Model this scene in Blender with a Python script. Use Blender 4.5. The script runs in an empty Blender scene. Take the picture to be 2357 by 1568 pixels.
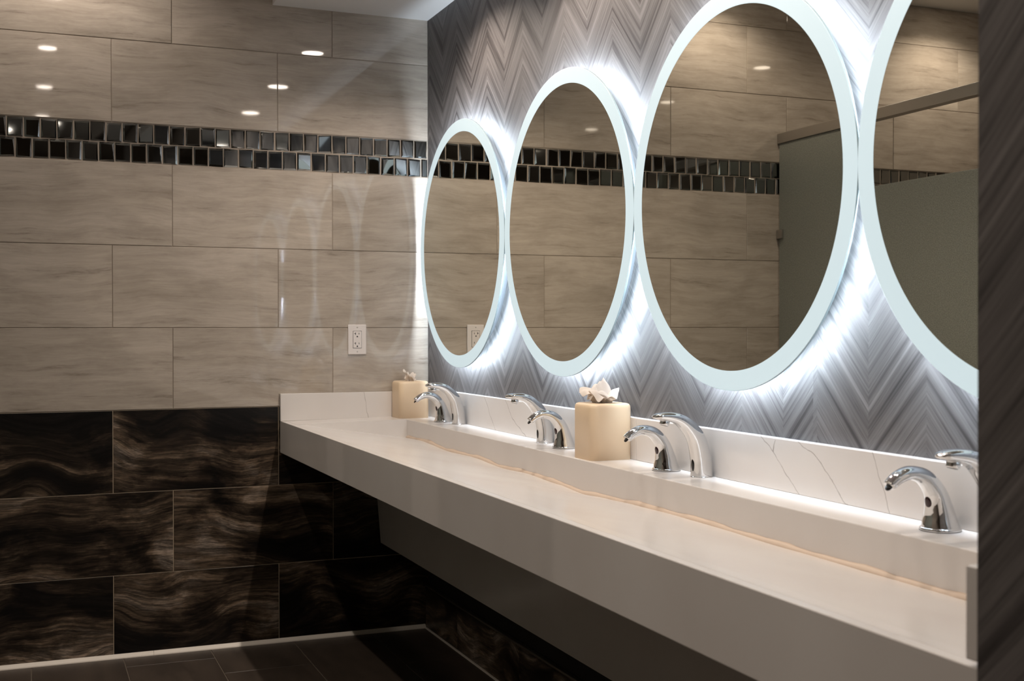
import bpy, bmesh, math, random
from mathutils import Vector, Matrix

# ------------------------------------------------------------------ camera, world, exposure
scene = bpy.context.scene
col = scene.collection
cam_data = bpy.data.cameras.new('camera')
cam_data.sensor_fit = 'HORIZONTAL'
cam_data.sensor_width = 36.0
cam_data.lens = 41.99
cam_data.clip_start = 0.02
cam = bpy.data.objects.new('camera', cam_data)
col.objects.link(cam)
YAW, PITCH, ROLL = 0.3867, -0.0088, -0.0012
CAM = Vector((-1.5238, -4.6489, 1.2158))
fw = Vector((math.sin(YAW) * math.cos(PITCH), math.cos(YAW) * math.cos(PITCH), math.sin(PITCH)))
rt = Vector((math.cos(YAW), -math.sin(YAW), 0))
up = rt.cross(fw)
r2 = rt * math.cos(ROLL) + up * math.sin(ROLL)
u2 = up * math.cos(ROLL) - rt * math.sin(ROLL)
M = Matrix((r2, u2, -fw)).transposed().to_4x4()
M.translation = CAM
cam.matrix_world = M
scene.camera = cam
cam_data.dof.use_dof = True
cam_data.dof.focus_distance = 3.5
cam_data.dof.aperture_fstop = 7.1

world = bpy.data.worlds.new('world')
scene.world = world
world.use_nodes = True
world.node_tree.nodes['Background'].inputs[0].default_value = (0.02, 0.02, 0.02, 1)
world.node_tree.nodes['Background'].inputs[1].default_value = 0.2

vs = scene.view_settings
vs.view_transform = 'Standard'
vs.look = 'None'
vs.gamma = 1.0
vs.use_curve_mapping = False
vs.exposure = 0.0
try:
    scene.cycles.use_denoising = True
    scene.cycles.max_bounces = 8
    scene.cycles.glossy_bounces = 6
    scene.cycles.sample_clamp_indirect = 4.0
    scene.cycles.caustics_reflective = False
    scene.cycles.caustics_refractive = False
except Exception:
    pass

# light levels of the lamps this room has
SOFFIT_W = 28.0
CEILING_W = 14.5
LENS_STRENGTH = 30.0
LED_STRENGTH = 225.0
BAND_STRENGTH = 0.62
WARM = (1.0, 0.865, 0.745)
COOL = (0.80, 0.92, 1.0)

# ------------------------------------------------------------------ dimensions (metres)
ROOM_X = -3.45          # left wall
ROOM_Y = -6.6           # wall behind the camera
CEIL = 2.79             # main ceiling
SOFFIT = 2.477          # lower ceiling over the counter
SOFFIT_X = -0.632
PX, PZ = 0.613, 0.3064  # wall tile pitch
STRIP = 0.1486          # glass strip height
BOFF = 0.2155           # stagger of every second course
COUNTER_END = -3.667

# ------------------------------------------------------------------ helpers
def tag(o, label=None, cat=None, group=None, kind=None):
    if label: o['label'] = label
    if cat: o['category'] = cat
    if group: o['group'] = group
    if kind: o['kind'] = kind
    return o

def link(o, parent=None):
    col.objects.link(o)
    if parent is not None:
        o.parent = parent
    return o

def empty(name, loc=(0, 0, 0)):
    o = bpy.data.objects.new(name, None)
    o.empty_display_size = 0.05
    o.location = loc
    col.objects.link(o)
    return o

def mesh_obj(name, me, mats, parent=None, loc=None, smooth=False):
    if not isinstance(mats, (list, tuple)):
        mats = [mats]
    if not me.materials:
        for m in mats:
            me.materials.append(m)
    if smooth:
        for p in me.polygons:
            p.use_smooth = True
    o = bpy.data.objects.new(name, me)
    link(o, parent)
    if loc is not None:
        o.location = loc
    return o

def from_bm(name, bm, mats, parent=None, loc=None, smooth=False):
    bmesh.ops.recalc_face_normals(bm, faces=bm.faces[:])
    me = bpy.data.meshes.new(name)
    bm.to_mesh(me)
    bm.free()
    return mesh_obj(name, me, mats, parent, loc, smooth)

def bm_box(bm, x0, x1, y0, y1, z0, z1, mat=0):
    v = [bm.verts.new(c) for c in ((x0, y0, z0), (x1, y0, z0), (x1, y1, z0), (x0, y1, z0),
                                   (x0, y0, z1), (x1, y0, z1), (x1, y1, z1), (x0, y1, z1))]
    fs = []
    for q in ((0, 3, 2, 1), (4, 5, 6, 7), (0, 1, 5, 4), (1, 2, 6, 5), (2, 3, 7, 6), (3, 0, 4, 7)):
        f = bm.faces.new([v[i] for i in q])
        f.material_index = mat
        fs.append(f)
    return v, fs

def box(name, x0, x1, y0, y1, z0, z1, mat, parent=None, bevel=0.0, seg=2):
    """axis-aligned box given in the parent's frame, origin at its centre"""
    c = Vector(((x0 + x1) / 2, (y0 + y1) / 2, (z0 + z1) / 2))
    bm = bmesh.new()
    bm_box(bm, x0 - c.x, x1 - c.x, y0 - c.y, y1 - c.y, z0 - c.z, z1 - c.z)
    if bevel > 0:
        bmesh.ops.bevel(bm, geom=bm.edges[:], offset=bevel, segments=seg, affect='EDGES', profile=0.5)
    o = from_bm(name, bm, mat, parent, c)
    return o

def lathe(name, prof, mat, parent=None, loc=None, n=64, axis='Z', smooth=True, closed=False):
    """prof = list of (radius, height); axis Z or X"""
    bm = bmesh.new()
    rings = []
    for r, h in prof:
        ring = []
        if r < 1e-6:
            p = (0, 0, h) if axis == 'Z' else (h, 0, 0)
            ring = [bm.verts.new(p)]
        else:
            for i in range(n):
                a = 2 * math.pi * i / n
                p = (r * math.cos(a), r * math.sin(a), h) if axis == 'Z' else (h, r * math.cos(a), r * math.sin(a))
                ring.append(bm.verts.new(p))
        rings.append(ring)
    pairs = list(zip(rings[:-1], rings[1:]))
    if closed:
        pairs.append((rings[-1], rings[0]))
    for a, b in pairs:
        if len(a) == 1 and len(b) == 1:
            continue
        for i in range(n):
            j = (i + 1) % n
            if len(a) == 1:
                bm.faces.new((a[0], b[i], b[j]))
            elif len(b) == 1:
                bm.faces.new((a[i], a[j], b[0]))
            else:
                bm.faces.new((a[i], a[j], b[j], b[i]))
    return from_bm(name, bm, mat, parent, loc, smooth)

# ------------------------------------------------------------------ materials
def new_mat(name):
    m = bpy.data.materials.new(name)
    m.use_nodes = True
    nt = m.node_tree
    for n in list(nt.nodes):
        nt.nodes.remove(n)
    out = nt.nodes.new('ShaderNodeOutputMaterial')
    b = nt.nodes.new('ShaderNodeBsdfPrincipled')
    nt.links.new(b.outputs[0], out.inputs[0])
    return m, nt, b, out

def simple(name, color, rough=0.5, metal=0.0, ior=1.5, coat=0.0, emit=None, strength=0.0, sss=0.0):
    m, nt, b, out = new_mat(name)
    b.inputs['Base Color'].default_value = (*color, 1)
    b.inputs['Roughness'].default_value = rough
    b.inputs['Metallic'].default_value = metal
    b.inputs['IOR'].default_value = ior
    if emit:
        b.inputs['Emission Color'].default_value = (*emit, 1)
        b.inputs['Emission Strength'].default_value = strength
    if sss:
        b.inputs['Subsurface Weight'].default_value = sss
        b.inputs['Subsurface Radius'].default_value = (0.02, 0.015, 0.01)
        b.inputs['Subsurface Scale'].default_value = 0.3
    return m

class G:
    """small node-graph builder"""
    def __init__(self, nt): self.nt = nt
    def n(self, t, **kw):
        nd = self.nt.nodes.new(t)
        for k, v in kw.items(): setattr(nd, k, v)
        return nd
    def put(self, sock, v):
        if hasattr(v, 'is_output') or isinstance(v, bpy.types.NodeSocket):
            self.nt.links.new(v, sock)
        else:
            sock.default_value = v
    def math(self, op, a, b=0.0, c=0.0, clamp=False):
        nd = self.n('ShaderNodeMath', operation=op, use_clamp=clamp)
        self.put(nd.inputs[0], a); self.put(nd.inputs[1], b)
        if op in ('MULTIPLY_ADD', 'SMOOTH_MIN', 'COMPARE'): self.put(nd.inputs[2], c)
        return nd.outputs[0]
    def vmath(self, op, a, b=(0, 0, 0)):
        nd = self.n('ShaderNodeVectorMath', operation=op)
        self.put(nd.inputs[0], a)
        if op == 'SCALE': self.put(nd.inputs['Scale'], b)
        else: self.put(nd.inputs[1], b)
        return nd.outputs[0]
    def comb(self, x, y, z):
        nd = self.n('ShaderNodeCombineXYZ')
        for i, v in enumerate((x, y, z)): self.put(nd.inputs[i], v)
        return nd.outputs[0]
    def sep(self, v):
        nd = self.n('ShaderNodeSeparateXYZ'); self.put(nd.inputs[0], v)
        return nd.outputs
    def noise(self, v, scale=1.0, detail=3.0, rough=0.5, dist=0.0):
        nd = self.n('ShaderNodeTexNoise')
        self.put(nd.inputs['Vector'], v)
        nd.inputs['Scale'].default_value = scale
        nd.inputs['Detail'].default_value = detail
        nd.inputs['Roughness'].default_value = rough
        nd.inputs['Distortion'].default_value = dist
        return nd.outputs
    def ramp(self, f, stops):
        nd = self.n('ShaderNodeValToRGB')
        el = nd.color_ramp.elements
        while len(el) > 1: el.remove(el[0])
        for i, (p, c) in enumerate(stops):
            e = el[0] if i == 0 else el.new(p)
            e.position = p
            e.color = (*c, 1) if len(c) == 3 else c
        self.put(nd.inputs[0], f)
        return nd.outputs[0]
    def mix(self, fac, a, b, blend='MIX'):
        nd = self.n('ShaderNodeMix', data_type='RGBA', blend_type=blend)
        self.put(nd.inputs[0], fac)
        self.put(nd.inputs[6], a if not isinstance(a, tuple) else (*a, 1))
        self.put(nd.inputs[7], b if not isinstance(b, tuple) else (*b, 1))
        return nd.outputs[2]
    def bump(self, h, strength, dist, target):
        nd = self.n('ShaderNodeBump')
        nd.inputs['Strength'].default_value = strength
        nd.inputs['Distance'].default_value = dist
        self.put(nd.inputs['Height'], h)
        self.nt.links.new(nd.outputs[0], target.inputs['Normal'])

def per_tile_coords(g):
    tc = g.n('ShaderNodeTexCoord').outputs['Object']
    rnd = g.n('ShaderNodeObjectInfo').outputs['Random']
    off = g.comb(g.math('MULTIPLY', rnd, 37.0), g.math('MULTIPLY', rnd, 71.0), g.math('MULTIPLY', rnd, 113.0))
    return g.vmath('ADD', tc, off), rnd

def mat_light_tile():
    m, nt, b, out = new_mat('light_wood_look_porcelain')
    g = G(nt)
    p, rnd = per_tile_coords(g)
    warp = g.noise(p, 2.3, 2.0)[1]
    warp = g.vmath('MULTIPLY', g.vmath('SUBTRACT', warp, (0.5, 0.5, 0.5)), (0.10, 0.10, 0.085))
    w2 = g.vmath('MULTIPLY', g.vmath('SUBTRACT', g.noise(p, 14.0, 2.0)[1], (0.5, 0.5, 0.5)), (0.02, 0.02, 0.008))
    warp = g.vmath('ADD', warp, w2)
    q = g.vmath('ADD', p, warp)
    broad = g.noise(g.vmath('MULTIPLY', q, (1.3, 1.3, 7.0)), 1.0, 4.0, 0.6)[0]
    fine = g.noise(g.vmath('MULTIPLY', q, (9.0, 9.0, 150.0)), 1.0, 5.0, 0.7)[0]
    streak = g.noise(g.vmath('MULTIPLY', q, (2.6, 2.6, 34.0)), 1.0, 7.0, 0.78)[0]
    c = g.ramp(broad, [(0.25, (0.41, 0.36, 0.305)), (0.75, (0.55, 0.49, 0.425))])
    s = g.ramp(streak, [(0.28, (0.44, 0.42, 0.40)), (0.42, (0.90, 0.895, 0.89)), (0.64, (1.06, 1.06, 1.06))])
    c = g.mix(0.9, c, s, 'MULTIPLY')
    f = g.ramp(fine, [(0.3, (0.82, 0.81, 0.80)), (0.6, (1.0, 1.0, 1.0)), (0.8, (1.06, 1.06, 1.05))])
    c = g.mix(0.55, c, f, 'MULTIPLY')
    blot = g.noise(g.vmath('MULTIPLY', q, (5.0, 5.0, 15.0)), 1.0, 4.0, 0.65)[0]
    c = g.mix(0.8, c, g.ramp(blot, [(0.34, (0.80, 0.79, 0.78)), (0.55, (1.0, 1.0, 1.0))]), 'MULTIPLY')
    tone = g.math('MULTIPLY_ADD', rnd, 0.10, 0.98)
    c = g.mix(1.0, c, g.comb(tone, tone, tone), 'MULTIPLY')
    nt.links.new(c, b.inputs['Base Color'])
    b.inputs['Roughness'].default_value = 0.035
    b.inputs['IOR'].default_value = 1.65
    return m

def mat_dark_tile():
    m, nt, b, out = new_mat('dark_swirled_porcelain')
    g = G(nt)
    p, rnd = per_tile_coords(g)
    w = g.noise(p, 2.8, 1.0, 0.4)[1]
    w = g.vmath('MULTIPLY', g.vmath('SUBTRACT', w, (0.5, 0.5, 0.5)), (0.70, 0.70, 0.27))
    w3 = g.vmath('MULTIPLY', g.vmath('SUBTRACT', g.noise(p, 26.0, 4.0, 0.6)[1], (0.5, 0.5, 0.5)), (0.050, 0.050, 0.011))
    q = g.vmath('ADD', g.vmath('ADD', p, w), w3)
    patch = g.noise(g.vmath('MULTIPLY', q, (1.9, 1.9, 6.5)), 1.0, 5.0, 0.6)[0]
    ring = g.noise(g.vmath('MULTIPLY', q, (2.0, 2.0, 62.0)), 1.0, 7.0, 0.8)[0]
    grain = g.noise(g.vmath('MULTIPLY', p, (22.0, 22.0, 330.0)), 1.0, 3.0, 0.7)[0]
    base = g.ramp(patch, [(0.40, (0.005, 0.0042, 0.004)), (0.49, (0.026, 0.019, 0.014)),
                          (0.58, (0.105, 0.080, 0.058)), (0.72, (0.30, 0.26, 0.225))])
    r = g.ramp(ring, [(0.36, (0.10, 0.10, 0.10)), (0.48, (0.70, 0.68, 0.66)), (0.60, (1.9, 1.8, 1.7))])
    c = g.mix(0.92, base, r, 'MULTIPLY')
    gr = g.ramp(grain, [(0.36, (0.35, 0.35, 0.35)), (0.58, (1.25, 1.22, 1.2))])
    c = g.mix(0.75, c, gr, 'MULTIPLY')
    nt.links.new(c, b.inputs['Base Color'])
    b.inputs['Roughness'].default_value = 0.34
    b.inputs['Specular IOR Level'].default_value = 0.35
    return m

def mat_floor_tile():
    m, nt, b, out = new_mat('dark_brown_floor_porcelain')
    g = G(nt)
    p, rnd = per_tile_coords(g)
    n1 = g.noise(g.vmath('MULTIPLY', p, (14.0, 3.0, 3.0)), 1.0, 5.0, 0.6)[0]
    c = g.ramp(n1, [(0.3, (0.040, 0.030, 0.023)), (0.7, (0.075, 0.057, 0.044))])
    nt.links.new(c, b.inputs['Base Color'])
    b.inputs['Roughness'].default_value = 0.42
    return m

def mat_chevron(name='chevron_veneer_wallcovering', phase=0.3499):
    m, nt, b, out = new_mat(name)
    g = G(nt)
    tc = g.n('ShaderNodeTexCoord').outputs['Object']
    x, y, z = g.sep(tc)
    per = 0.326
    y = g.math('SUBTRACT', y, g.math('MULTIPLY', g.math('LESS_THAN', y, -2.5755), 0.0430))   # sheet seam
    t = g.math('DIVIDE', g.math('ADD', y, phase + 20 * per), per)
    fr = g.math('FRACT', t)
    near = g.math('ABSOLUTE', g.math('SUBTRACT', fr, g.math('ROUND', fr)))     # 0 at a peak, .5 at a valley
    dist = g.math('MULTIPLY', near, per)
    idx = g.math('FLOOR', g.math('MULTIPLY', t, 2.0))
    s = g.math('ADD', z, g.math('MULTIPLY', dist, 1.06))
    s2 = g.math('ADD', s, g.math('MULTIPLY', idx, 0.0123))
    along = g.math('SUBTRACT', g.math('MULTIPLY', dist, 1.0), z)
    v1 = g.comb(g.math('MULTIPLY', s, 1.0), g.math('MULTIPLY', along, 0.02), g.math('MULTIPLY', idx, 0.31))
    n1 = g.noise(g.vmath('MULTIPLY', v1, (36.0, 36.0, 0.4)), 1.0, 2.0, 0.5)[0]
    v2 = g.comb(s2, g.math('MULTIPLY', along, 0.012), g.math('MULTIPLY', idx, 5.3))
    n2 = g.noise(g.vmath('MULTIPLY', v2, (150.0, 150.0, 1.0)), 1.0, 5.0, 0.8)[0]
    c = g.ramp(n1, [(0.32, (0.050, 0.045, 0.045)), (0.43, (0.112, 0.104, 0.103)), (0.60, (0.140, 0.131, 0.130)), (0.72, (0.190, 0.180, 0.180))])
    f = g.ramp(n2, [(0.33, (0.36, 0.35, 0.35)), (0.45, (0.88, 0.88, 0.88)), (0.68, (1.30, 1.30, 1.30))])
    c = g.mix(0.9, c, f, 'MULTIPLY')
    big = g.noise(g.vmath('MULTIPLY', tc, (1.0, 5.0, 2.0)), 1.0, 3.0)[0]
    bg = g.ramp(big, [(0.3, (0.88, 0.88, 0.88)), (0.7, (1.08, 1.07, 1.06))])
    c = g.mix(1.0, c, bg, 'MULTIPLY')
    nt.links.new(c, b.inputs['Base Color'])
    b.inputs['Roughness'].default_value = 0.55
    b.inputs['Specular IOR Level'].default_value = 0.3
    return m

def mat_quartz(name, veins=()):
    """veins: (axis, a0, z0, a1, z1) straight pieces of a vein, axis 1 = along y, 0 = along x"""
    m, nt, b, out = new_mat(name)
    g = G(nt)
    p = g.n('ShaderNodeNewGeometry').outputs['Position']
    w = g.vmath('SCALE', g.vmath('SUBTRACT', g.noise(p, 24.0, 3.0)[1], (0.5, 0.5, 0.5)), 0.018)
    xyz = g.sep(g.vmath('ADD', p, w))
    cloud = g.noise(p, 3.0, 4.0)[0]
    c = g.ramp(cloud, [(0.3, (0.665, 0.63, 0.605)), (0.7, (0.715, 0.69, 0.67))])
    total = None
    for ax, a0, z0, a1, z1 in veins:
        k = (a1 - a0) / (z1 - z0)
        d = g.math('ABSOLUTE', g.math('SUBTRACT', xyz[ax], g.math('MULTIPLY_ADD', xyz[2], k, a0 - k * z0)))
        line = g.math('SUBTRACT', 1.0, g.math('DIVIDE', d, 0.0016 * math.hypot(1, k)), clamp=True)
        inside = g.math('MULTIPLY', g.math('GREATER_THAN', xyz[2], min(z0, z1)), g.math('LESS_THAN', xyz[2], max(z0, z1)))
        line = g.math('MULTIPLY', line, inside)
        total = line if total is None else g.math('MAXIMUM', total, line)
    if total is not None:
        fade = g.math('MULTIPLY_ADD', g.noise(p, 30.0, 2.0)[0], 0.9, 0.30)
        c = g.mix(g.math('MULTIPLY', total, fade, clamp=True), c, (0.22, 0.19, 0.17))
    nt.links.new(c, b.inputs['Base Color'])
    b.inputs['Roughness'].default_value = 0.22
    b.inputs['IOR'].default_value = 1.5
    return m

VEINS = [(1, -2.403, .985, -2.461, .95), (1, -2.461, .95, -2.563, .86), (1, -2.469, .975, -2.461, .95), (1, -2.540, .985, -2.615, .954),
         (1, -2.615, .954, -2.72, .86), (1, -2.785, .985, -2.845, .86), (1, -0.690, .985, -0.81, .86),
         (1, -0.890, .985, -0.961, .918), (1, -0.961, .918, -1.091, .86), (1, -3.30, .985, -3.42, .86)]
def mat_panel():
    m, nt, b, out = new_mat('grey_stall_laminate')
    g = G(nt)
    tc = g.n('ShaderNodeTexCoord').outputs['Object']
    n1 = g.noise(g.vmath('MULTIPLY', tc, (260.0, 260.0, 260.0)), 1.0, 1.0)[0]
    c = g.ramp(n1, [(0.35, (0.150, 0.158, 0.138)), (0.65, (0.235, 0.246, 0.218))])
    nt.links.new(c, b.inputs['Base Color'])
    b.inputs['Roughness'].default_value = 0.38
    return m

def mat_tissue():
    m, nt, b, out = new_mat('white_tissue_paper')
    b.inputs['Base Color'].default_value = (0.90, 0.86, 0.82, 1)
    b.inputs['Roughness'].default_value = 0.9
    tr = nt.nodes.new('ShaderNodeBsdfTranslucent')
    tr.inputs[0].default_value = (0.92, 0.86, 0.80, 1)
    mx = nt.nodes.new('ShaderNodeMixShader')
    mx.inputs[0].default_value = 0.4
    nt.links.new(b.outputs[0], mx.inputs[1])
    nt.links.new(tr.outputs[0], mx.inputs[2])
    nt.links.new(mx.outputs[0], out.inputs[0])
    return m

MAT = dict(
    light_tile=mat_light_tile(), dark_tile=mat_dark_tile(), floor_tile=mat_floor_tile(), chevron=mat_chevron(), chevron_return=mat_chevron('chevron_veneer_return', 3.800),
    quartz=mat_quartz('white_veined_quartz', VEINS), quartz_side=mat_quartz('white_veined_quartz_side', [(0, -.2795, .975, -.2548, .86)]), quartz_plain=mat_quartz('white_quartz_worktop'), panel=mat_panel(), tissue=mat_tissue(),
    grout_light=simple('taupe_grout', (0.36, 0.31, 0.26), 0.9),
    grout_dark=simple('sand_grout', (0.60, 0.49, 0.36), 0.9),
    grout_floor=simple('floor_grout', (0.16, 0.13, 0.10), 0.9),
    paint=simple('white_ceiling_paint', (0.82, 0.81, 0.80), 0.85),
    wall_paint=simple('greige_paint', (0.40, 0.35, 0.30), 0.7),
    dark_paint=simple('black_brown_paint', (0.012, 0.010, 0.009), 0.7),
    glass_tile=simple('smoked_mirror_glass', (0.27, 0.28, 0.275), 0.035, metal=1.0),
    chrome=simple('polished_chrome', (0.78, 0.79, 0.80), 0.045, metal=1.0),
    steel=simple('brushed_steel', (0.48, 0.46, 0.43), 0.32, metal=1.0),
    mirror=simple('silvered_mirror', (0.90, 0.88, 0.79), 0.0, metal=1.0),
    glass_edge=simple('glass_edge', (0.30, 0.38, 0.40), 0.15),
    housing=simple('mirror_housing', (0.10, 0.11, 0.12), 0.5),
    band=simple('frosted_glass_lit', (0.30, 0.34, 0.35), 0.55, emit=(0.74, 0.93, 1.0), strength=BAND_STRENGTH),
    led=simple('led_strip', (0.8, 0.8, 0.8), 0.5, emit=(0.75, 0.875, 1.0), strength=LED_STRENGTH),
    lens=simple('downlight_lens', (0.8, 0.8, 0.8), 0.5, emit=WARM, strength=LENS_STRENGTH),
    white_plastic=simple('white_plastic', (0.72, 0.68, 0.66), 0.35),
    black=simple('black_plastic', (0.006, 0.006, 0.006), 0.25),
    sensor=simple('dark_sensor_window', (0.030, 0.010, 0.012), 0.08),
    cream=simple('cream_plastic', (0.76, 0.60, 0.42), 0.38),
    bead=simple('tan_sealant', (0.58, 0.47, 0.38), 0.6),
    cove=simple('white_cove_strip', (0.86, 0.80, 0.72), 0.4),
)

# ------------------------------------------------------------------ room shell
T = 0.009   # tile thickness
# far wall: bonding bed with two grout colours, tiles stand proud of it and end at y = 0
bm = bmesh.new()
Z_DARK = 3 * PZ
Z_STRIP0 = 6 * PZ
Z_STRIP1 = 6 * PZ + STRIP
bm_box(bm, ROOM_X - 0.1, 0.1, 0.0025, 0.12, 0.0, Z_DARK, 0)
bm_box(bm, ROOM_X - 0.1, 0.1, 0.0025, 0.12, Z_DARK, CEIL + 0.1, 1)
wall_back = from_bm('wall_back', bm, [MAT['grout_dark'], MAT['grout_light']])
tag(wall_back, 'far wall of pale tiles over dark tiles with a glass strip', kind='structure')

def tile_mesh(name, w, h, t, cham, mat):
    """tile facing -y, centre at origin, back at y=+t, front at y=0, chamfered rim"""
    bm = bmesh.new()
    def ring(dx, y):
        return [bm.verts.new((sx * (w / 2 - dx), y, sz * (h / 2 - dx))) for sx, sz in ((-1, -1), (1, -1), (1, 1), (-1, 1))]
    a, b_, c_ = ring(0, t), ring(0, cham), ring(cham, 0)
    bm.faces.new(c_)
    for p, q in ((a, b_), (b_, c_)):
        for i in range(4):
            j = (i + 1) % 4
            bm.faces.new((p[i], p[j], q[j], q[i]))
    bmesh.ops.recalc_face_normals(bm, faces=bm.faces[:])
    me = bpy.data.meshes.new(name)
    bm.to_mesh(me); bm.free()
    me.materials.append(mat)
    return me

tile_cache = {}
rng = random.Random(4)
GR = 0.0026
def put_wall_tile(x0, x1, z0, z1, kind):
    w, h = x1 - x0 - GR, z1 - z0 - GR
    if w < 0.02 or h < 0.02:
        return
    key = (round(w, 3), round(h, 3), kind)
    if key not in tile_cache:
        tile_cache[key] = tile_mesh('tile', w, h, T, 0.0012, MAT[kind])
    o = bpy.data.objects.new('tile', tile_cache[key])
    link(o, wall_back)
    o.location = ((x0 + x1) / 2, rng.uniform(-0.0006, 0.0), (z0 + z1) / 2)
    o.rotation_euler = (rng.uniform(-0.0007, 0.0007), 0, rng.uniform(-0.0007, 0.0007))

def course(z0, z1, offset, kind):
    x = 0.0 - (offset if offset else 0.0)
    if offset:
        # cut tile in the corner
        put_wall_tile(-offset, 0.0, z0, z1, kind)
    while x > ROOM_X + 0.01:
        x0 = max(x - PX, ROOM_X)
        put_wall_tile(x0, x, z0, z1, kind)
        x -= PX
BCUT = PX - BOFF
course(0.0, PZ, 0.0, 'dark_tile')
course(PZ, 2 * PZ, BCUT, 'dark_tile')
course(2 * PZ, 3 * PZ, 0.0, 'dark_tile')
course(3 * PZ, 4 * PZ, BCUT, 'light_tile')
course(4 * PZ, 5 * PZ, 0.0, 'light_tile')
course(5 * PZ, 6 * PZ, BCUT, 'light_tile')
course(Z_STRIP1, Z_STRIP1 + PZ, 0.0, 'light_tile')
course(Z_STRIP1 + PZ, Z_STRIP1 + 2 * PZ, BCUT, 'light_tile')
course(Z_STRIP1 + 2 * PZ, CEIL, 0.0, 'light_tile')

# glass strip: bevelled smoked tiles in two staggered rows, each facet a little different
glass_meshes = []
GW, GH = 0.0565, STRIP / 2
for k in range(14):
    bm = bmesh.new()
    w, h, t = GW - 0.003, GH - 0.003, 0.010
    def rect(dl, dr, db, dt, y0, tilt=(0, 0)):
        out = []
        for x, z in ((-w / 2 + dl[0], -h / 2 + db[0]), (w / 2 - dr[0], -h / 2 + db[1]), (w / 2 - dr[1], h / 2 - dt[1]), (-w / 2 + dl[1], h / 2 - dt[0])):
            out.append(bm.verts.new((x, y0 + tilt[0] * x + tilt[1] * z, z)))
        return out
    z2 = (0.0, 0.0)
    a = rect(z2, z2, z2, z2, t)
    b_ = rect(z2, z2, z2, z2, 0.0050)
    rr = lambda lo, hi: (rng.uniform(lo, hi), rng.uniform(lo, hi))
    c_ = rect(rr(0.0025, 0.0085), rr(0.0025, 0.0085), rr(0.003, 0.008), rr(0.004, 0.011), 0.0, (rng.uniform(-0.045, 0.045), rng.uniform(-0.03, 0.03)))
    bm.faces.new(c_)
    for p, q in ((a, b_), (b_, c_)):
        for i in range(4):
            j = (i + 1) % 4
            bm.faces.new((p[i], p[j], q[j], q[i]))
    bmesh.ops.recalc_face_normals(bm, faces=bm.faces[:])
    me = bpy.data.meshes.new('glass_tile')
    bm.to_mesh(me); bm.free()
    me.materials.append(MAT['glass_tile'])
    glass_meshes.append(me)
for row, (zc, first) in enumerate(((Z_STRIP0 + GH * 1.5, -0.0028), (Z_STRIP0 + GH * 0.5, -0.0293))):
    x = first
    if row == 1:
        me = tile_mesh('glass_tile', 0.0255, GH - 0.003, 0.010, 0.004, MAT['glass_tile'])
        o = link(bpy.data.objects.new('glass_tile', me), wall_back)
        o.location = (-0.0150, -0.002, zc)
    while x - GW > ROOM_X:
        o = bpy.data.objects.new('glass_tile', rng.choice(glass_meshes))
        link(o, wall_back)
        o.location = (x - GW / 2, -0.002, zc)
        o.rotation_euler = (rng.uniform(-0.02, 0.02), 0, rng.uniform(-0.03, 0.03))
        x -= GW

# mirror wall, partition wall, other walls, floor, ceilings
bm = bmesh.new()
bm_box(bm, 0.0, 0.12, ROOM_Y, 0.0025, 0.0, 0.86, 1)
bm_box(bm, 0.0, 0.12, ROOM_Y, 0.0025, 0.86, CEIL + 0.1, 0)
wall_right = from_bm('wall_right', bm, [MAT['chevron'], MAT['dark_paint']])
tag(wall_right, 'grey brown chevron wall behind the round mirrors', kind='structure')
bm = bmesh.new()
bm_box(bm, -0.613, 0.0, -4.35, -3.6880, 0.0, SOFFIT)
wp = from_bm('wall_partition', bm, MAT['chevron_return'])
tag(wp, 'dark chevron return wall at the end of the counter', kind='structure')
bm = bmesh.new()
bm_box(bm, ROOM_X - 0.12, ROOM_X, ROOM_Y, 0.0025, 0.0, CEIL + 0.1)
tag(from_bm('wall_left', bm, MAT['wall_paint']), 'plain greige wall behind the stalls', kind='structure')
bm = bmesh.new()
bm_box(bm, ROOM_X - 0.12, 0.12, ROOM_Y - 0.12, ROOM_Y, 0.0, CEIL + 0.1)
tag(from_bm('wall_front', bm, MAT['wall_paint']), 'plain greige wall facing the tiled wall', kind='structure')
SOFFIT_LIGHTS = [(-0.310, y) for y in (-0.735, -1.535, -2.335, -3.135)]
AISLE_LIGHTS = [(-1.402, y) for y in (-0.30, -1.40, -2.50, -3.65, -4.80)]
STALL_LIGHTS = [(-2.680, y) for y in (-0.30, -1.45, -2.60, -3.80)]
HOLE = 0.0510
def holed_strip(bm, x0, x1, y_top, y_end, lights, z):
    """ceiling strip from y_top down to y_end with one round opening per light"""
    ys = [y_top] + [(a[1] + b[1]) / 2 for a, b in zip(lights[:-1], lights[1:])] + [max(y_end, lights[-1][1] - 0.6)]
    for (cx, cy), ya, yb in zip(lights, ys[:-1], ys[1:]):
        ang = [2 * math.pi * k / 32 for k in range(32)]
        ang += [math.atan2(yy - cy, xx - cx) % (2 * math.pi) for xx in (x0, x1) for yy in (ya, yb)]
        ang = sorted(ang)
        inner, outer = [], []
        for a in ang:
            c, s_ = math.cos(a), math.sin(a)
            t = min(((x1 if c > 0 else x0) - cx) / c if abs(c) > 1e-9 else 1e9, ((ya if s_ > 0 else yb) - cy) / s_ if abs(s_) > 1e-9 else 1e9)
            inner.append(bm.verts.new((cx + HOLE * c, cy + HOLE * s_, z)))
            outer.append(bm.verts.new((cx + t * c, cy + t * s_, z)))
        for k in range(len(ang)):
            j = (k + 1) % len(ang)
            if (ang[j] - ang[k]) % (2 * math.pi) < 1e-6: continue
            bm.faces.new((inner[k], outer[k], outer[j], inner[j]))
    if ys[-1] > y_end + 1e-4:
        bm.faces.new([bm.verts.new(p) for p in ((x0, ys[-1], z), (x1, ys[-1], z), (x1, y_end, z), (x0, y_end, z))])
bm = bmesh.new()
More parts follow.
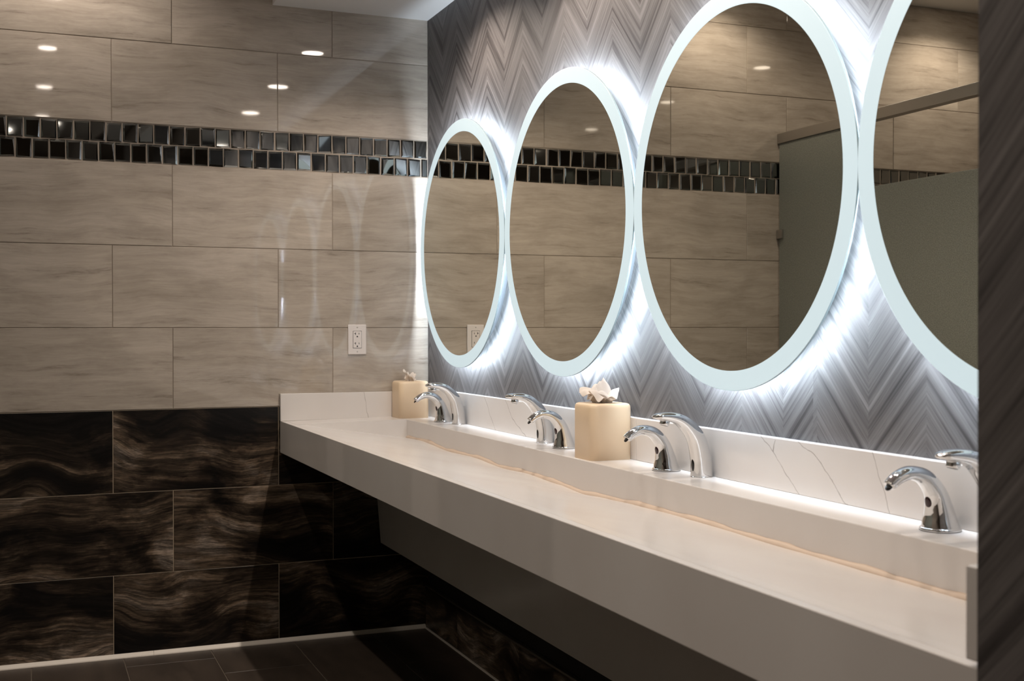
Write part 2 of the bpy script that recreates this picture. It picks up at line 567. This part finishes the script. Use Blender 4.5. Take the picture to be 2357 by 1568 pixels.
holed_strip(bm, -2.04, SOFFIT_X, 0.0025, ROOM_Y, AISLE_LIGHTS, CEIL)
holed_strip(bm, ROOM_X, -2.04, 0.0025, ROOM_Y, STALL_LIGHTS, CEIL)
bm_box(bm, ROOM_X, SOFFIT_X, ROOM_Y, 0.0025, CEIL + 0.07, CEIL + 0.1)
tag(from_bm('ceiling', bm, MAT['paint']), 'white main ceiling with round downlights', kind='structure')
bm = bmesh.new()
holed_strip(bm, SOFFIT_X, 0.0, 0.0, ROOM_Y, SOFFIT_LIGHTS, SOFFIT)
bm.faces.new([bm.verts.new(p) for p in ((SOFFIT_X, 0, SOFFIT), (SOFFIT_X, ROOM_Y, SOFFIT), (SOFFIT_X, ROOM_Y, CEIL + 0.07), (SOFFIT_X, 0, CEIL + 0.07))])
bm_box(bm, SOFFIT_X, 0.0, ROOM_Y, 0.0, CEIL - 0.03, CEIL)
tag(from_bm('trim_1', bm, MAT['paint']), 'white lowered ceiling soffit above the counter', kind='structure')

bm = bmesh.new()
bm_box(bm, ROOM_X, 0.0, ROOM_Y, 0.0, -0.05, -0.0022)
floor = from_bm('floor', bm, MAT['grout_floor'])
tag(floor, 'dark brown tiled floor', kind='structure')
ftile_cache = {}
def floor_tile(x0, x1, y0, y1):
    w, h = x1 - x0 - 0.0035, y1 - y0 - 0.0035
    key = (round(w, 3), round(h, 3))
    if key not in ftile_cache:
        b2 = bmesh.new()
        def ring(d, z): return [b2.verts.new((sx * (w / 2 - d), sy * (h / 2 - d), z)) for sx, sy in ((-1, -1), (1, -1), (1, 1), (-1, 1))]
        a, b_, c_ = ring(0, -0.009), ring(0, -0.001), ring(0.001, 0)
        b2.faces.new(c_)
        for p, q in ((a, b_), (b_, c_)):
            for i in range(4):
                j = (i + 1) % 4
                b2.faces.new((p[i], p[j], q[j], q[i]))
        bmesh.ops.recalc_face_normals(b2, faces=b2.faces[:])
        me = bpy.data.meshes.new('floor_tile'); b2.to_mesh(me); b2.free()
        me.materials.append(MAT['floor_tile'])
        ftile_cache[key] = me
    o = link(bpy.data.objects.new('floor_tile', ftile_cache[key]), floor)
    o.location = ((x0 + x1) / 2, (y0 + y1) / 2, 0)
xj = [0.0, -0.2503] + [-0.5603 - 0.3165 * k for k in range(10)]
xj = [x for x in xj if x > ROOM_X + 0.02] + [ROOM_X]
cross = [-0.48, -0.115, -0.354, -0.140, -0.560]
for i in range(len(xj) - 1):
    first = cross[i] if i < len(cross) else -0.14 - 0.205 * (i % 3)
    y1 = -0.003
    y0 = first
    while y1 > ROOM_Y + 0.02:
        y0 = max(y0, ROOM_Y)
        if y1 - y0 > 0.03:
            floor_tile(xj[i + 1], xj[i], y0, y1)
        y1 = y0
        y0 = y1 - 0.613

# white cove strip at the foot of the far wall, dark tile skirting with metal edge under the counter
bm = bmesh.new()
for x0, x1 in ((ROOM_X, -1.085), (-1.084, -0.016)):
    a = [bm.verts.new((x0, y, z)) for y, z in ((-0.0008, 0.0), (-0.016, 0.0), (-0.015, 0.0035), (-0.0030, 0.0145), (-0.0008, 0.0145))]
    b_ = [bm.verts.new((x1, q.co.y, q.co.z)) for q in a]
    bm.faces.new(a); bm.faces.new(b_)
    for k in range(5):
        j = (k + 1) % 5
        bm.faces.new((a[k], a[j], b_[j], b_[k]))
tag(from_bm('trim_2', bm, MAT['cove']), 'thin pale strip along the foot of the tiled wall', kind='structure')
bb = empty('baseboard_right', (0, 0, 0))
tag(bb, 'dark tile skirting under the counter', kind='structure')
ys = [-0.004, -0.388, -1.001, -1.614, -2.227, -2.840, -3.453, -3.686]
for a, b_ in zip(ys[:-1], ys[1:]):
    o = box('tile', -0.015, -0.001, b_ + 0.0015, a - 0.0015, 0.004, 0.168, MAT['dark_tile'], bb, 0.001, 1)
box('edge_trim', -0.0190, -0.0005, -3.686, -0.002, 0.1690, 0.1785, MAT['steel'], bb, 0.003, 3)
box('grout_bead', -0.021, -0.0005, -3.686, -0.014, 0.0, 0.0035, MAT['cove'], bb)

# ------------------------------------------------------------------ vanity counter
vc = empty('vanity_counter', (-0.3, -1.83, 0))
tag(vc, 'long white quartz counter with one sloping trough sink and a splash back', 'counter')
VO = Vector(vc.location)
def vbox(name, x0, x1, y0, y1, z0, z1, mat, bevel=0.0015, seg=2):
    return box(name, x0 - VO.x, x1 - VO.x, y0 - VO.y, y1 - VO.y, z0, z1, mat, vc, bevel, seg)
FX = -0.607        # counter front
ZF = 0.8625        # front edge height
ZD = 0.8685        # ledge height
LX = -0.150        # ledge front
YB = -0.190        # basin end
END2 = COUNTER_END - 0.0200
def zback(y):
    pts = [(-0.15, .797), (-0.425, .802), (-0.695, .7915), (-0.977, .7955), (-1.208, .787), (-1.415, .792), (-1.631, .787), (-1.797, .780),
           (-1.924, .786), (-2.109, .791), (-2.275, .793), (-2.406, .793), (-2.68, .790), (-3.163, .789), (-3.7, .789)]
    for (ya, za), (yb, zb) in zip(pts[:-1], pts[1:]):
        if ya >= y >= yb:
            t = (y - ya) / (yb - ya)
            t = t * t * (3 - 2 * t)
            return za + (zb - za) * t
    return pts[0][1] if y > pts[0][0] else pts[-1][1]
vbox('apron', FX, FX + 0.020, END2, -0.0012, 0.739, ZF, MAT['quartz_plain'])
vbox('ledge', LX, -0.0005, END2, -0.0012, 0.70, ZD, MAT['quartz_plain'], 0.0022)
# side ledge against the far wall, top rising slightly towards the mirror wall
bm = bmesh.new()
pts = [(FX + 0.0202, -0.0012), (LX - 0.0002, -0.0012), (LX - 0.0002, YB), (FX + 0.0202, YB)]
top = [ZF, ZD, ZD, ZF]
lo = [bm.verts.new((x - VO.x, y - VO.y, 0.742)) for x, y in pts]
hi = [bm.verts.new((x - VO.x, y - VO.y, z)) for (x, y), z in zip(pts, top)]
bm.faces.new(lo); bm.faces.new(hi)
for i in range(4):
    j = (i + 1) % 4
    bm.faces.new((lo[i], lo[j], hi[j], hi[i]))
from_bm('end_ledge', bm, MAT['quartz_plain'], vc)
# sloping basin slab with a gently wavering rear edge
bm = bmesh.new()
NX, NY = 14, 90
grid = []
for j in range(NY + 1):
    y = YB - 0.0003 + (COUNTER_END + 0.0003 - YB + 0.0003) * j / NY
    row = []
    for i in range(NX + 1):
        t = i / NX
        x = (FX + 0.0176) + (LX - 0.004 - FX - 0.0176) * t
        zb = zback(y)
        s = max(0.0, (t - 0.02) / 0.98)
        z = ZF + 0.0002 - (ZF - zb) * s
        row.append(bm.verts.new((x - VO.x, y - VO.y, z)))
    grid.append(row)
for j in range(NY):
    for i in range(NX):
        bm.faces.new((grid[j][i], grid[j][i + 1], grid[j + 1][i + 1], grid[j + 1][i]))
ext = bmesh.ops.extrude_face_region(bm, geom=bm.faces[:])
for v in ext['geom']:
    if isinstance(v, bmesh.types.BMVert):
        v.co.z -= 0.018
from_bm('basin_slab', bm, MAT['quartz_plain'], vc)
# sealant line where the slab meets the ledge
bm = bmesh.new()
prev = None
for j in range(NY + 1):
    y = YB - 0.01 + (COUNTER_END - YB + 0.012) * j / NY
    wob = 0.0018 * math.sin(y * 23.0) + 0.0012 * math.sin(y * 51.0 + 1.0)
    zb = zback(y)
    ring = [bm.verts.new((x - VO.x, y - VO.y, z)) for x, z in ((LX - 0.0090 - wob, zb + 0.0010), (LX - 0.0045, zb + 0.0062 + wob * 0.4), (LX - 0.0003, zb + 0.0085 + wob), (LX - 0.0003, zb - 0.004), (LX - 0.0090, zb - 0.004))]
    if prev:
        for i in range(5):
            k = (i + 1) % 5
            bm.faces.new((prev[i], prev[k], ring[k], ring[i]))
    prev = ring
from_bm('sealant_line', bm, MAT['bead'], vc, smooth=True)
def splash(name, x0, x1, y0, y1, z0, z1, mat, label):
    o = box(name, x0, x1, y0, y1, z0, z1, MAT[mat], None, 0.0015, 2)
    tag(o, label, 'splashback', 'quartz splash panels around the counter')
splash('splash_panel', -0.0200, -0.0005, -1.8300, -0.0215, ZD + 0.0002, 0.981, 'quartz', 'white quartz splash panel behind the taps nearest the tiled corner')
splash('splash_panel', -0.0200, -0.0005, END2, -1.8310, ZD + 0.0002, 0.981, 'quartz', 'grey veined quartz splash panel between the tissue box and the dark return wall')
bm = bmesh.new()
v, _f = bm_box(bm, FX - 0.002, -0.0005, -0.0210, -0.0012, ZD + 0.0002, 0.9690)
for q in v:
    if q.co.z < 0.9 and q.co.x < -0.3: q.co.z = ZF + 0.0002
bmesh.ops.bevel(bm, geom=bm.edges[:], offset=0.0012, segments=2, affect='EDGES', profile=0.5)
tag(from_bm('splash_panel', bm, MAT['quartz_side']), 'white quartz splash panel against the tiled wall, ending in a square edge', 'splashback', 'quartz splash panels around the counter')
splash('splash_panel', FX - 0.002, -0.0215, END2 - 0.0003, COUNTER_END, ZD + 0.0004, 0.9680, 'quartz_plain', 'short quartz splash panel against the dark return wall')
vbox('end_ledge', FX + 0.0202, LX - 0.0002, END2, COUNTER_END - 0.0004, 0.742, ZF, MAT['quartz_plain'], 0.0)
vbox('underside', FX + 0.0205, LX - 0.0005, END2, -0.004, 0.7392, 0.7415, MAT['dark_paint'], 0.0)
# knee panel hiding the pipes below
bm = bmesh.new()
PT = [(-0.236, 0.739), (-0.206, 0.362), (-0.188, 0.362), (-0.218, 0.739)]
a = [bm.verts.new((x - VO.x, -0.012 - VO.y, z)) for x, z in PT]
b_ = [bm.verts.new((x - VO.x, END2 - VO.y, z)) for x, z in PT]
bm.faces.new(a); bm.faces.new(b_)
for i in range(4):
    j = (i + 1) % 4
    bm.faces.new((a[i], a[j], b_[j], b_[i]))
from_bm('knee_panel', bm, MAT['quartz_plain'], vc)

# ------------------------------------------------------------------ round backlit mirrors
R_OUT, R_IN = 0.4553, 0.4078
MZ = 1.5325
mirror_data = [
    (-0.5026, 'round backlit mirror beside the tiled corner, its glass showing the wall outlet'),
    (-1.4145, 'second round backlit mirror from the tiled corner, reflecting only tiles and glass strip'),
    (-2.3245, 'third round backlit mirror from the tiled corner, reflecting the stall rail end'),
    (-3.2345, 'round backlit mirror beside the dark return wall, its glass showing the stall door'),
]
mirror_root = None
def copy_tree(o, parent=None):
    c = o.copy()
    col.objects.link(c)
    if parent is not None:
        c.parent = parent
    for ch in list(o.children):
        copy_tree(ch, c)
    return c
for i, (yc, lab) in enumerate(mirror_data):
    if i == 0:
        root = empty('backlit_mirror', (0, yc, MZ))
        lathe('mirror_glass', [(0.0, -0.0478), (R_IN + 0.002, -0.0478), (R_IN + 0.002, -0.0424), (0.0, -0.0424)], MAT['mirror'], root, n=160, axis='X', smooth=False)
        lathe('frosted_band', [(R_IN + 0.0022, -0.0478), (R_IN + 0.0030, -0.0480), (R_OUT - 0.0012, -0.0480), (R_OUT - 0.0004, -0.0476)], MAT['band'], root, n=200, axis='X', smooth=False)
        lathe('glass_rim', [(R_IN + 0.0022, -0.0476), (R_OUT - 0.0004, -0.0475), (R_OUT, -0.0470), (R_OUT, -0.0430), (R_OUT - 0.0006, -0.0424), (R_IN + 0.0022, -0.0424)], MAT['glass_edge'], root, n=200, axis='X', smooth=False, closed=True)
        lathe('led_strip', [(0.4312, -0.0368), (0.4338, -0.0412)], MAT['led'], root, n=160, axis='X', smooth=False)
        lathe('housing', [(0.395, -0.0005), (0.395, -0.0420), (0.30, -0.0420), (0.30, -0.0005)], MAT['housing'], root, n=96, axis='X', smooth=False)
        mirror_root = root
    else:
        root = copy_tree(mirror_root)
        root.location = (0, yc, MZ)
    tag(root, lab, 'mirror', 'round backlit mirrors')

# ------------------------------------------------------------------ taps and soap dispensers
def catmull(st, sub):
    out = []
    n = len(st)
    for i in range(n - 1):
        p0, p1, p2, p3 = st[max(i - 1, 0)], st[i], st[i + 1], st[min(i + 2, n - 1)]
        for k in range(sub):
            t = k / sub
            out.append(tuple(0.5 * ((2 * b) + (-a + c) * t + (2 * a - 5 * b + 4 * c - d) * t * t + (-a + 3 * b - 3 * c + d) * t ** 3)
                             for a, b, c, d in zip(p0, p1, p2, p3)))
    out.append(st[-1])
    return out

def sweep(name, stations, mat, parent, power=2.0, n=28, sub=6, cap_start=True, cap_end=True):
    """stations: (forward u, height h, half thickness t, half width w); forward is -x"""
    st = catmull(stations, sub)
    bm = bmesh.new()
    rings = []
    for i, (u, h, t, w) in enumerate(st):
        a = st[max(i - 1, 0)]
        b = st[min(i + 1, len(st) - 1)]
        tu, th = b[0] - a[0], b[1] - a[1]
        if i == 0: tu, th = 0.0, 1.0
        L = math.hypot(tu, th) or 1.0
        tu, th = tu / L, th / L
        nu, nh = th, -tu            # points to the underside / front
        ring = []
        for k in range(n):
            ang = 2 * math.pi * k / n
            ca, sa = math.cos(ang), math.sin(ang)
            pc = math.copysign(abs(ca) ** (2 / power), ca) * max(t, 0.0004)
            ps = math.copysign(abs(sa) ** (2 / power), sa) * max(w, 0.0004)
            ring.append(bm.verts.new((-(u + nu * pc), ps, h + nh * pc)))
        rings.append(ring)
    for a, b in zip(rings[:-1], rings[1:]):
        for k in range(n):
            j = (k + 1) % n
            bm.faces.new((a[k], a[j], b[j], b[k]))
    if cap_start: bm.faces.new(rings[0][::-1])
    if cap_end: bm.faces.new(rings[-1])
    return from_bm(name, bm, mat, parent, smooth=True)

def make_tap():
    r = empty('sensor_tap')
    sweep('spout', [(0, 0, .0240, .0225), (.0005, .022, .0237, .0223), (.003, .048, .0230, .0218), (.016, .092, .0200, .0212), (.043, .125, .0162, .0208),
                    (.070, .1405, .0127, .0204), (.098, .1455, .0102, .0186), (.118, .1455, .0072, .0160), (.127, .1445, .0035, .0105), (.1295, .144, .0008, .003)],
          MAT['chrome'], r, power=3.2)
    lathe('base_plate', [(0.0, 0.0), (.0270, 0.0), (.0270, .0018), (.025, .0026), (0.0, .0030)], MAT['chrome'], r, n=40)
    a = lathe('aerator', [(0.0, 0.0), (.0105, 0.0), (.0115, .002), (.0118, .016), (0.0, .016)], MAT['chrome'], r, n=28)
    a.location = (-.101, 0, .1245); a.rotation_euler = (0, math.radians(14), 0)
    s = lathe('outlet_mesh', [(0.0, -.0006), (.0088, -.0006), (.0088, .0004), (0.0, .0004)], MAT['black'], a, n=20)
    # dark sensor eye low on the front
    bm = bmesh.new()
    bmesh.ops.create_uvsphere(bm, u_segments=20, v_segments=12, radius=1.0)
    for v in bm.verts:
        v.co = Vector((v.co.x * .003, v.co.y * .0075, v.co.z * .0165))
    o = from_bm('sensor_window', bm, MAT['black'], r, smooth=True)
    o.location = (-.0232, 0, .030)
    return r

def make_soap():
    r = empty('soap_dispenser')
    sweep('spout', [(0, .004, .0325, .0325), (.001, .012, .0300, .0300), (.003, .032, .0248, .0248), (.012, .066, .0185, .0188), (.036, .0930, .0150, .0160),
                    (.067, .1020, .0122, .0140), (.091, .0955, .0112, .0128), (.1065, .0850, .0100, .0118), (.1100, .0820, .0090, .0108)],
          MAT['chrome'], r, power=2.3)
    lathe('base_ring', [(0.0, 0.0), (.0345, 0.0), (.0350, .0010), (.0350, .0045), (.0335, .0062), (0.0, .0062)], MAT['chrome'], r, n=44)
    lathe('gasket', [(0.0, -0.0), (.0353, 0.0), (.0353, .0012), (0.0, .0012)], MAT['black'], r, n=44)
    nz = lathe('nozzle', [(0.0, 0.0), (.0078, 0.0), (.0078, .002), (0.0, .002)], MAT['black'], r, n=20)
    nz.location = (-.1108, 0, .0813); nz.rotation_euler = (0, math.radians(130), 0)
    bm = bmesh.new()
    bmesh.ops.create_uvsphere(bm, u_segments=18, v_segments=10, radius=1.0)
    for v in bm.verts:
        v.co = Vector((v.co.x * .003, v.co.y * .0080, v.co.z * .0120))
    o = from_bm('sensor_window', bm, MAT['sensor'], r, smooth=True)
    o.location = (-.0262, 0, .048); o.rotation_euler = (0, math.radians(-14), 0)
    return r

tap = make_tap()
taps = [(-0.5018, 'chrome arched sensor tap nearest the corner tissue box'),
        (-1.2875, 'chrome arched sensor tap under the second mirror from the tiled corner'),
        (-2.2077, 'chrome arched sensor tap under the third mirror from the tiled corner'),
        (-3.1420, 'chrome arched sensor tap nearest the dark return wall')]
soap = make_soap()
soaps = [(-0.3619, 'chrome curved soap dispenser between the corner tissue box and a tap'),
         (-1.4591, 'chrome curved soap dispenser under the second mirror from the tiled corner'),
         (-2.0634, 'chrome curved soap dispenser under the third mirror from the tiled corner'),
         (-3.0175, 'chrome curved soap dispenser nearest the dark return wall')]
for i, (y, lab) in enumerate(taps):
    o = tap if i == 0 else copy_tree(tap)
    o.location = (-0.0465, y, ZD)
    tag(o, lab, 'tap', 'sensor taps along the trough sink')
for i, (y, lab) in enumerate(soaps):
    o = soap if i == 0 else copy_tree(soap)
    o.location = (-0.0600, y, ZD)
    tag(o, lab, 'soap dispenser', 'soap dispensers along the trough sink')

# ------------------------------------------------------------------ tissue boxes
def rounded_square(s, r, n=6):
    pts = []
    for cx, cy, a0 in ((1, 1, 0), (-1, 1, 90), (-1, -1, 180), (1, -1, 270)):
        for k in range(n + 1):
            a = math.radians(a0 + 90 * k / n)
            pts.append((cx * (s / 2 - r) + r * math.cos(a), cy * (s / 2 - r) + r * math.sin(a)))
    return pts

def tissue_box(x0, y1, s, h, label, petals, seed):
    root = empty('tissue_box', (x0 + s / 2, y1 - s / 2, ZD))
    tag(root, label, 'tissue box', 'square cream tissue boxes')
    bm = bmesh.new()
    n = 6
    prof = [(0.0, 0.0), (0.0, h - 0.012), (0.0010, h - 0.006), (0.0035, h - 0.002), (0.008, h)]
    rings = [[bm.verts.new((x, y, z)) for x, y in rounded_square(s - 2 * ins, 0.022 - ins * 0.5, n)] for ins, z in prof]
    hole = []
    m = len(rings[0])
    for k in range(m):
        p = rings[-1][k].co
        a = math.atan2(p.y, p.x)
        hole.append(bm.verts.new((0.030 * math.cos(a), 0.030 * math.sin(a), h)))
    hole2 = [bm.verts.new((v.co.x, v.co.y, h - 0.006)) for v in hole]
    rings += [hole, hole2]
    for a, b in zip(rings[:-1], rings[1:]):
        for k in range(m):
            j = (k + 1) % m
            bm.faces.new((a[k], a[j], b[j], b[k]))
    bm.faces.new(hole2); bm.faces.new(rings[0][::-1])
    o = from_bm('cover', bm, MAT['cream'], root)
    for p in o.data.polygons:
        p.use_smooth = abs(p.normal.z) < 0.9
    # crumpled tissue: folded sheets pulled up through the opening
    rn = random.Random(seed)
    bm = bmesh.new()
    NU, NV = 18, 16
    for (ang, length, rise, width, tip, curl) in petals:
        d = Vector((math.cos(math.radians(ang)), math.sin(math.radians(ang)), 0))
        side = Vector((-d.y, d.x, 0))
        f = [rn.uniform(0, 6.28) for _ in range(5)]
        for flip in (0, 1):            # two plies that open towards the tip
            grid = []
            for j in range(NV + 1):
                v = j / NV
                row = []
                for i in range(NU + 1):
                    u = -1 + 2 * i / NU
                    w_ = width * (0.55 + 0.45 * math.sin(min(v * 1.35, 1.0) * math.pi / 2)) * (1 - (1 - tip) * max(0.0, v - 0.45) / 0.55)
                    fwd = length * v ** 1.2 * (1 - 0.18 * u * u)
                    z_ = rise * math.sin(v * math.pi / 2 * curl) / max(0.3, math.sin(min(curl, 1.0) * math.pi / 2))
                    z_ -= 0.012 * u * u * v
                    fold = 0.0045 * math.sin(3.1 * u + f[0] + 1.5 * v) * (0.3 + v) + 0.0022 * math.sin(7.3 * u + f[1] - 4 * v) * v + 0.0016 * math.sin(11 * v + f[2] + 3 * u) * v
                    z_ += fold + (0.005 * v * (1 - u * u) if flip else 0) + 0.003 * math.sin(5 * u + f[3]) * max(0, v - 0.7)
                    pos = d * (fwd + (0.003 * v if flip else 0)) + side * (w_ * u + 0.002 * math.sin(6 * v + f[4]))
                    row.append(bm.verts.new((pos.x, pos.y, h - 0.005 + z_)))
                grid.append(row)
            for j in range(NV):
                for i in range(NU):
                    bm.faces.new((grid[j][i], grid[j][i + 1], grid[j + 1][i + 1], grid[j + 1][i]))
    from_bm('tissue', bm, MAT['tissue'], root, smooth=True)
    return root
tissue_box(-0.1400, -1.6860, 0.1235, 0.1500, 'square cream tissue box with a wide crumpled tissue between two soap dispensers',
           [(148, 0.060, 0.040, 0.030, 0.62, 1.30), (55, 0.010, 0.066, 0.024, 0.42, 1.0), (-30, 0.042, 0.036, 0.034, 0.85, 1.25), (240, 0.028, 0.030, 0.038, 0.9, 1.4), (105, 0.030, 0.044, 0.032, 0.85, 1.2), (190, 0.036, 0.032, 0.030, 0.9, 1.35)], 7)
tissue_box(-0.1660, -0.0240, 0.1235, 0.1450, 'square cream tissue box tucked in the tiled corner with a small torn tissue',
           [(168, 0.026, 0.046, 0.017, 0.45, 1.0), (30, 0.022, 0.034, 0.022, 0.6, 1.1), (250, 0.022, 0.024, 0.024, 0.85, 1.3), (110, 0.018, 0.030, 0.022, 0.8, 1.2)], 11)

# ------------------------------------------------------------------ wall outlet
wo = empty('wall_outlet', (-0.2995, -0.0012, 1.1785))
tag(wo, 'white duplex wall outlet on pale tiles above the counter', 'outlet')
def obox(name, cx, cz, w, h, y0, y1, mat, bevel=0.0, parent=wo):
    return box(name, cx - w / 2, cx + w / 2, y0, y1, cz - h / 2, cz + h / 2, mat, parent, bevel, 3)
obox('cover_plate', 0, 0, 0.0740, 0.1190, -0.0060, 0.0, MAT['white_plastic'], 0.0022)
obox('socket_frame', 0, 0, 0.0360, 0.0690, -0.00615, -0.0055, MAT['black'])
obox('socket_face', 0, 0, 0.0335, 0.0665, -0.0080, -0.0058, MAT['white_plastic'], 0.0008)
for sz in (0.0195, -0.0195):
    obox('slot', -0.0075, sz + 0.004, 0.0022, 0.0090, -0.00815, -0.0078, MAT['black'])
    obox('slot', -0.0100, sz + 0.0045, 0.0050, 0.0022, -0.00815, -0.0078, MAT['black'])
    obox('slot', 0.0065, sz + 0.004, 0.0022, 0.0070, -0.00815, -0.0078, MAT['black'])
    g_ = lathe('ground_hole', [(0.0, 0.0), (.0030, 0.0), (.0030, .0004), (0.0, .0004)], MAT['black'], wo, n=16)
    g_.location = (-0.0005, -0.00815, sz - 0.0075); g_.rotation_euler = (math.radians(-90), 0, 0)
obox('reset_button', -0.004, 0.0, 0.007, 0.0035, -0.0086, -0.0078, MAT['white_plastic'], 0.0004)
obox('reset_button', 0.006, 0.0, 0.007, 0.0035, -0.0086, -0.0078, MAT['white_plastic'], 0.0004)
for sz in (0.0485, -0.0485):
    s_ = lathe('screw', [(0.0, 0.0), (.0026, 0.0), (.0030, .0006), (0.0, .0006)], MAT['steel'], wo, n=16)
    s_.location = (0, -0.0064, sz); s_.rotation_euler = (math.radians(-90), 0, 0)

# ------------------------------------------------------------------ downlights
def make_downlight():
    r = empty('downlight')
    lathe('trim_ring', [(.0480, .0008), (.0500, -.0022), (.0640, -.0028), (.0670, -.0002), (.0480, -.0002)], MAT['white_plastic'], r, n=48)
    lathe('lens', [(0.0, -.0010), (.0478, -.0010), (.0478, .0120), (0.0, .0120)], MAT['lens'], r, n=40, smooth=False)
    return r
first_downlight = []
def downlights(spots, power, label, group):
    for p in spots:
        if not first_downlight:
            o = make_downlight()
            first_downlight.append(o)
        else:
            o = first_downlight[0].copy()
            col.objects.link(o)
            for ch in first_downlight[0].children:
                if ch.type == 'MESH':
                    c = ch.copy(); col.objects.link(c); c.parent = o
        o.location = p
        tag(o, label, 'downlight', group)
        ld = bpy.data.lights.new('lamp', 'SPOT')
        ld.energy = power
        ld.color = WARM
        ld.spot_size = math.radians(142)
        ld.spot_blend = 0.6
        ld.shadow_soft_size = 0.014
        link(bpy.data.objects.new('lamp', ld), o).location = (0, 0, -0.016)
downlights([(x, y, SOFFIT) for x, y in SOFFIT_LIGHTS], SOFFIT_W,
           'round downlight in the lowered ceiling above the counter', 'downlights above the counter')
downlights([(x, y, CEIL) for x, y in AISLE_LIGHTS], CEILING_W,
           'round downlight in the main ceiling between the counter and the stalls', 'downlights above the aisle')
downlights([(x, y, CEIL) for x, y in STALL_LIGHTS], CEILING_W,
           'round downlight in the main ceiling over the stalls', 'downlights above the stalls')

# ------------------------------------------------------------------ toilet stalls seen in the mirrors
SX = -1.790
st = empty('stall_partition', (SX, -0.9, 0))
tag(st, 'grey toilet stall front with a steel head rail, seen in the mirrors', 'stall')
def sbox(name, x0, x1, y0, y1, z0, z1, mat, bevel=0.001, parent=st):
    return box(name, x0 - SX, x1 - SX, y0 + 0.9, y1 + 0.9, z0, z1, mat, parent, bevel, 2)
sbox('head_rail', SX - 0.035, SX + 0.006, -3.05, -0.003, 2.072, 2.118, MAT['steel'], 0.002)
sbox('pilaster', SX - 0.030, SX, -0.500, -0.012, 0.10, 2.071, MAT['panel'])
sbox('pilaster', SX - 0.030, SX, -1.560, -1.260, 0.10, 2.071, MAT['panel'])
sbox('pilaster', SX - 0.030, SX, -2.60, -2.32, 0.10, 2.071, MAT['panel'])
sbox('door', SX - 0.026, SX - 0.002, -1.254, -0.506, 0.30, 1.804, MAT['panel'])
sbox('door', SX - 0.026, SX - 0.002, -2.314, -1.566, 0.30, 1.804, MAT['panel'])
for y in (-0.500, -1.560, -2.60):
    sbox('shoe', SX - 0.036, SX + 0.006, y, y + 0.10, 0.0, 0.10, MAT['steel'])
for z in (1.655, 0.95, 0.35):
    sbox('wall_bracket', SX - 0.036, SX + 0.010, -0.045, -0.003, z - 0.020, z + 0.020, MAT['steel'])
